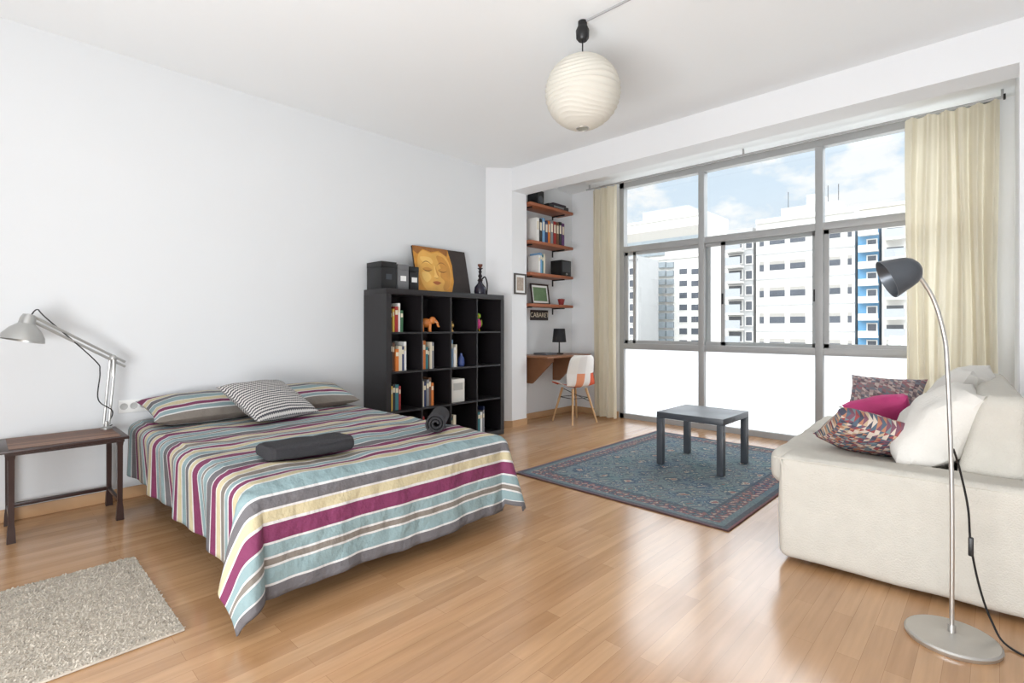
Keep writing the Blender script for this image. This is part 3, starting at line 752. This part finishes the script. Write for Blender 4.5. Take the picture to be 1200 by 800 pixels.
# third shelf
t = T('cube_radio', 'black cube shaped radio at far end of third alcove shelf', 'radio', (XL+.15, 5.22, SZ[2]))
cb_ = MB().box(-.09,.09,-.1,.1,0,.2,.006).build('cabinet', BLACKP, t); MB().box(.09,.092,-.08,.08,.05,.18).build('grille', DARKG, t)
MB().lathe([(0,.012),(.012,.012),(.014,0)], 14, M=Matrix.Translation((.09,0,.025))@Matrix.Rotation(R(90),4,'Y')).build('knob', SILV, cb_)
y = 4.70
for c, dy, dz in (('white',.03,.22),('sky blue',.03,.25),('teal',.026,.23),('cream',.03,.24)):
    book(XL+.22, y, SZ[2]+.0005, .17, dy, dz, c, f'{c} book upright on third alcove shelf', 'books on the third alcove shelf'); y += dy+.001
# lowest shelf: framed picture + pot
def frame_on(name, label, cat, loc, rz, w, h, fm, pm, lean=0, mount=True):
    t = T(name, label, cat, loc, rz)
    Ml = Matrix.Rotation(R(-lean), 4, 'Y')
    b = MB(); f_ = .018
    b.box(0,.016,-w/2,-w/2+f_,0,h,M=Ml).box(0,.016,w/2-f_,w/2,0,h,M=Ml).box(0,.016,-w/2+f_,w/2-f_,0,f_,M=Ml).box(0,.016,-w/2+f_,w/2-f_,h-f_,h,M=Ml)
    b.build('frame', fm, t)
    mo = MB().box(0.001,.007,-w/2+f_,w/2-f_,f_,h-f_,M=Ml).build('mount', PLASTW if mount else pm, t)
    if mount: MB().box(.007,.0085,-w/2+f_*2.4,w/2-f_*2.4,f_*2.4,h-f_*2.4,M=Ml).build('print', pm, mo)
    return t
frame_on('picture_frame', 'dark framed green picture standing on lowest alcove shelf', 'picture', (XL+.09, 4.89, SZ[3]), 0, .34, .26, DWOOD, mat('print_green', (106,134,96), .5, var=.35, scale=20), 8)
t = T('plant_pot', 'small red pot at far end of lowest alcove shelf', 'pot', (XL+.14, 5.24, SZ[3]))
MB().lathe([(0,0),(.03,0),(.045,.07),(.048,.08),(.042,.08),(.036,.06),(0,.06)], 20).build('pot', mat('red_glaze', (150,50,50), .35), t)
for k in range(7):
    a = k*.9; MB().surf(lambda u, v: ((v-.5)*.016*math.sin(PI*min(1, u+.1))*-math.sin(a)+.035*u*math.cos(a), (v-.5)*.016*math.sin(PI*min(1, u+.1))*math.cos(a)+.035*u*math.sin(a), .058+.05*u-.02*u*u), 6, 2).build('leaf', mat('leaf_green', (70,110,60), .5), t, normals=False)
# sign
t = T('word_sign', 'dark sign lettered CABARET on wall below lowest alcove shelf', 'sign', (XL, 4.96, 1.235))
pt_ = MB().box(0,.012,-.17,.17,0,.13,.002).build('plate', mat('sign_dark', (52,40,38), .5), t)
cu = bpy.data.curves.new('sign_text', 'FONT'); cu.body = 'CABARET'; cu.size = .085; cu.align_x = 'CENTER'; cu.align_y = 'CENTER'; cu.extrude = .001
to = bpy.data.objects.new('sign_text', cu); C.objects.link(to)
bpy.context.view_layer.update()
me = bpy.data.meshes.new_from_object(to.evaluated_get(bpy.context.evaluated_depsgraph_get()))
bpy.data.objects.remove(to)
me.transform(Matrix.Translation((.0135,0,.065))@Matrix.Rotation(R(90),4,'Z')@Matrix.Rotation(R(90),4,'X'))
me.materials.clear(); me.materials.append(mat('sign_cream', (226,214,190), .6))
lo = bpy.data.objects.new('lettering', me); C.objects.link(lo); lo.parent = pt_
# picture on pillar side
frame_on('picture_frame', 'small dark framed picture on the pillar beside the bookcase', 'picture', (XPL-.0, YP+.13, 1.53), 0, .2, .24, mat('frame_grey_brown', (84,78,74), .5), mat('print_collage', (176,160,146), .5, var=.5, scale=40))

# desk
t = T('wall_desk', 'folding brown wooden desk on alcove wall under the shelves', 'desk', (XL, 4.95, 0))
MB().box(.001,.5,-.42,.45,.785,.81,.003).build('desktop', DESKW, t)
for y in (-.25,.28):
    b = MB(); tb = bmesh.new()
    pr = [(.014,.785),(.44,.785),(.44,.74),(.12,.46),(.014,.46)]
    va = [tb.verts.new((p[0], y-.012, p[1])) for p in pr]; vb = [tb.verts.new((p[0], y+.012, p[1])) for p in pr]
    tb.faces.new(va); tb.faces.new(vb[::-1])
    for k in range(5): tb.faces.new((va[k], va[(k+1)%5], vb[(k+1)%5], vb[k]))
    b.add(tb); b.build('bracket', DESKW, t)
MB().box(.001,.014,-.42,.45,.70,.785).build('wall_rail', DESKW, t)
t = T('table_lamp', 'small black table lamp standing on the wooden desk', 'lamp', (XL+.25, 5.06, .81))
MB().lathe([(0,0),(.055,0),(.055,.012),(.01,.018),(.008,.18),(0,.18)], 20).build('base', BLACKP, t)
sh = MB().lathe([(.088,.15),(.07,.32),(.068,.32),(.086,.15)], 28).build('lamp_shade', mat('shade_black', (26,25,28), .8), t, normals=False)
MB().ell((0,0,.205), (.022,.022,.03)).build('bulb', PLASTW, sh)
o = MB().box(XL+.12, XL+.32, 4.72, 4.93, .8105, .835, .003).build('notebook', mat('note_grey', (96,96,100), .6)); tag(o, 'dark grey notebook lying on desk near the pillar', 'notebook')

# chair
t = T('desk_chair', 'patchwork shell chair with pale wooden legs tucked at the desk', 'chair', (-3.74, 5.02, 0), R(166))
prof = [(.20,.425),(.15,.44),(.06,.435),(-.06,.425),(-.14,.44),(-.185,.50),(-.205,.6),(-.23,.72),(-.25,.82)]
def shell(u, v):
    k = u*(len(prof)-1); i = min(int(k), len(prof)-2); fr = k-i
    p0, p1, p2, p3 = [Vector(prof[max(0, min(len(prof)-1, i+q))]) for q in (-1,0,1,2)]
    p = .5*((2*p1)+(p2-p0)*fr+(2*p0-5*p1+4*p2-p3)*fr*fr+(3*p1-p0-3*p2+p3)*fr**3)
    w = 2*v-1
    hw = .215-.045*max(0, (u-.55)/.45)**2-.03*max(0, (.12-u)/.12)
    if u > .9: hw *= math.sqrt(max(.2, 1-((u-.9)/.1)**2*.45))
    up = max(0, 1-u/.6); bk = max(0, (u-.45)/.55)
    x = p.x+(.09*w*w if u > .5 else .09*w*w*u*2)*min(1, bk*2)
    z = p.y+.05*w*w*min(1, up*2)
    return (x, hw*w, z)
o = MB().surf(shell, 32, 18).build('shell', PATCH, t, normals=False)
md = o.modifiers.new('thickness', 'SOLIDIFY'); md.thickness = .01; md.offset = -1
for sx in (-1, 1):
    for sy in (-1, 1): MB().tube([(sx*.1, sy*.1, .415), (sx*.19-.01, sy*.19, 0.004)], [.016,.010], 10).build('leg', LEGW, t)
b = MB()
for sx in (-1, 1): b.tube([(sx*.125,-.125,.30), (sx*.13,.13,.30)], .004); b.tube([(-.125,sx*.125,.30), (.125,sx*.125,.30)], .004); b.tube([(-.14,sx*.14,.25), (.09,-sx*.09,.40)], .004)
b.build('wire_brace', BLACKP, t)

# ------------------------------------------------------------------ outside
GZ = -20
o = MB().box(-160, 80, 9, 220, GZ-.5, GZ).build('ground_outside', mat('street_grey', (170,170,168), .9)); st(o)
FW = mat('facade_white', (216,213,208), .8, var=.04, scale=.5); FG = mat('facade_grey', (168,168,168), .8, var=.08, scale=.7)
FD = mat('facade_louvre', (132,140,145), .7, var=.2, scale=1.5); FB = mat('facade_blue', (92,146,184), .6, var=.08); WD = mat('window_dark', (78,82,90), .3, var=.3, scale=1.2)
SH = mat('shutter_beige', (158,154,148), .7); RAIL = mat('balcony_rail', (156,159,163), .6); SHADE = mat('balcony_recess_shade', (82,84,88), .8)  # SHADE: flat dark colour painting shade in balcony recesses, also on antennas
def building(name, label, Y, dep, u0, u1, vt, wm, gap=0):
    p0, p1 = at(u0, vt, Y), at(u1, vt, Y)
    z1 = p0.z
    t = T(name, label, 'building', ((p0.x+p1.x)/2, Y+dep/2, GZ))
    MB().box(p0.x+gap, p1.x-gap, Y, Y+dep, GZ, z1).build('walls', wm, t, True)
    MB().box(p0.x+gap, p1.x-gap, Y-.2, Y+dep, z1, z1+.45).build('parapet', wm, t, True)
    return t, p0.x, p1.x, z1
def winat(t, Y, u, v, w, h, m=WD, frame=True):
    a, c = at(u-w/2, v+h/2, Y), at(u+w/2, v-h/2, Y)
    o = MB().box(a.x-.1, c.x+.1, Y-.08, Y, a.z-.12, c.z+.1).build('window', FW, t, True)
    zs = c.z-(c.z-a.z)*.35 if frame else c.z
    MB().box(a.x, c.x, Y-.1, Y-.078, a.z, zs).build('pane', m, o, True, org_of=t)
    if frame: MB().box(a.x, c.x, Y-.1, Y-.078, zs, c.z).build('shutter', SH, o, True, org_of=t)
def balc(t, Y, u0, u1, v, out=1.3, m=None, rail=.95, rm=None):
    a, c = at(u0, v, Y), at(u1, v, Y)
    o = MB().box(a.x, c.x, Y-out, Y, a.z-.2, a.z).build('balcony', FW, t, True)
    MB().box(a.x, c.x, Y-out, Y-out+.06, a.z, a.z+rail).build('railing', rm or RAIL, o, True, org_of=t)
YM = 60
t, xa, xb, zt = building('apartment_building', 'white apartment block with paired windows at centre of window view', YM, 14, 885, 1003, 263, FW, .1)
def vrow(v884, u): return 383+(v884-383)*(u+30)/(884+30)
for v in (284, 313, 343, 373, 402, 432, 462):
    for u in (911, 935, 976): winat(t, YM, u, vrow(v, u), 18, 12)
    winat(t, YM, 893, vrow(v, 893), 5, 12); winat(t, YM, 996, vrow(v, 996), 5, 12)
    a, c = at(886, v+14.5, YM), at(1002, v+14.5, YM)
    MB().box(a.x, c.x, YM-.06, YM, a.z-.1, a.z+.05).build('floor_band', FG, t, True)
MB().box(xa+1.5, xb-2.2, YM+4, YM+11, zt+.45, zt+2.2).build('penthouse', FG, t, True)
MB().box(xa+4, xa+5.4, YM+4.5, YM+8, zt+2.2, zt+3.4).build('roof_hut', FW, t, True)
for dx in (2, 6, 7): MB().tube([(xa+dx, YM+5, zt+2.2), (xa+dx, YM+5, zt+4.2)], .04).build('antenna', SHADE, t, True)
t2, *_ = building('apartment_building', 'grey balconied block joining left side of the white block', YM, 13, 851, 884, 275, FG, .15)
for v in (288, 306, 324, 342, 360, 378, 396, 414, 432, 452): 
    balc(t2, YM, 853, 872, v+7); winat(t2, YM, 862, v-2, 15, 11, SHADE, False)
    winat(t2, YM, 878, v-2, 7, 10, WD, False)
t3, *_ = building('apartment_building', 'tower with bright blue balcony bays beside the white block', YM, 14, 1004, 1031, 262, FB, .1)
for v in (275, 294, 313, 333, 353, 373, 393, 413, 435): 
    balc(t3, YM, 1007, 1030, v, .7, None, .45, FW); winat(t3, YM, 1022, v-9, 10, 9, WD, False)
t4, *_ = building('apartment_building', 'pale grey block with stacked balconies right of the blue tower', YM, 14, 1032, 1120, 258, FW, .1)
for v in (280, 303, 326, 349, 372, 395, 418, 440):
    balc(t4, YM, 1038, 1062, v, 1.0, None, .8); winat(t4, YM, 1049, v-9, 20, 11, SHADE, False); winat(t4, YM, 1085, v-7, 14, 10, WD, False)
    for q in (4, 8, 12):
        a, c = at(1064, v-q, YM), at(1075, v-q, YM); MB().box(a.x, c.x, YM-.15, YM, a.z, a.z+.2).build('slat', FD, t4, True)
# left
YL = 75
t5, xa, xb, zt = building('apartment_building', 'white block with grey louvred facade at left of window view', YL, 12, 762, 822, 306, FW)
for v in (314, 324, 334, 344, 354, 364, 374, 384, 394, 404, 414, 424):
    for u in (764, 773, 782):
        a, c = at(u, v, YL), at(u+8, v-7, YL); MB().box(a.x, c.x, YL-.4, YL, a.z, c.z).build('louvre_panel', FD, t5, True)
for v in (318, 332, 346, 360, 374, 388, 402, 416):
    for u in (801, 815): winat(t5, YL, u, v, 9, 7, WD, False)
MB().box(xa+1, xb-3, YL+3, YL+9, zt+.45, zt+2.4).build('roof_hut', FG, t5, True)
t6, xa, xb, zt = building('apartment_building', 'far wide white building with banded top floors on the skyline', 94, 10, 715, 829, 268, FW)
for v in (277, 287, 297, 307, 317, 327): 
    a, c = at(722, v, 94), at(824, v-3, 94); MB().box(a.x, c.x, 93.7, 94, a.z, c.z-.0).build('window_band', FD if v > 280 else SH, t6, True)
MB().box(xa+6, xa+16, 97, 102, zt+.45, zt+3).build('roof_hut', FG, t6, True)
t7, *_ = building('apartment_building', 'narrow grey tower by left edge of the window view', YL-9, 6, 722, 748, 306, FG)
for v in (318, 332, 346, 360, 374, 388, 402, 416):
    for u in (730, 741): winat(t7, YL-9, u, v, 6, 8, WD, False)
t8, xa, xb, zt = building('apartment_building', 'distant cream block rising behind the blue balcony tower', 92, 12, 962, 1076, 252, mat('facade_cream', (206,201,192), .8))
for v in (258, 264): 
    for u in (970, 984, 998, 1012, 1026, 1040, 1054): winat(t8, 92, u, v, 8, 4, WD, False)

# ------------------------------------------------------------------ world and lights
w = bpy.data.worlds.new('sky'); SC.world = w; w.use_nodes = True
nt = w.node_tree; nt.nodes.clear()
wo = nt.nodes.new('ShaderNodeOutputWorld'); bg = nt.nodes.new('ShaderNodeBackground'); nt.links.new(bg.outputs[0], wo.inputs[0])
tc = nt.nodes.new('ShaderNodeTexCoord'); sp = nt.nodes.new('ShaderNodeSeparateXYZ'); nt.links.new(tc.outputs['Generated'], sp.inputs[0])
sky = ramp(nt, sp.outputs[2], [(0, (.45,.46,.47,1)), (.02, (.68,.72,.75,1)), (.25, (.57,.67,.77,1)), (.5, (.66,.68,.70,1))], 'LINEAR')
vz = combine(nt, sp.outputs[0], sp.outputs[1], mth(nt, 'MULTIPLY', sp.outputs[2], 1.8))
n = nt.nodes.new('ShaderNodeTexNoise'); n.inputs['Scale'].default_value = 6.0; n.inputs['Detail'].default_value = 8; n.inputs['Roughness'].default_value = .55; nt.links.new(vz, n.inputs['Vector'])
thr = mth(nt, 'ADD', n.outputs[0], mth(nt, 'MULTIPLY', mth(nt, 'SUBTRACT', .2, sp.outputs[2]), .6))
cl = ramp(nt, thr, [(.48, (0,0,0,1)), (.56, (1,1,1,1))], 'LINEAR')
nt.links.new(mixc(nt, cl, sky, (.80,.805,.81,1)), bg.inputs[0])
mr = nt.nodes.new('ShaderNodeMapRange'); mr.interpolation_type = 'SMOOTHSTEP'
nt.links.new(sp.outputs[2], mr.inputs[0])
for k, v in ((1, .27), (2, .45), (3, 1.32), (4, 8.0)): mr.inputs[k].default_value = v
nt.links.new(mr.outputs[0], bg.inputs[1])

def light(name, kind, loc, tgt, e, **k):
    l = bpy.data.lights.new(name, kind); l.energy = e
    for a, v in k.items(): setattr(l, a, v)
    o = bpy.data.objects.new(name, l); C.objects.link(o); o.location = loc
    o.rotation_euler = (Vector(tgt)-Vector(loc)).to_track_quat('-Z', 'Y').to_euler()
    return o
light('sun', 'SUN', (-14,-30,36), (0,0,0), 1.2, angle=.02, color=(1,.97,.92))
light('bounce_light', 'AREA', (-.5,-1.25,.55), (-1.0,2.4,2.97), 140, shape='RECTANGLE', size=2.4, size_y=1.0, color=(.95,.98,1))
light('fill_light', 'AREA', (-1.0,-1.74,1.5), (-1.8,3.0,1.35), 24, shape='RECTANGLE', size=3.8, size_y=2.5, color=(.96,.98,1))
SC.view_settings.view_transform = 'Standard'
SC.view_settings.look = 'None'
SC.view_settings.exposure = 0
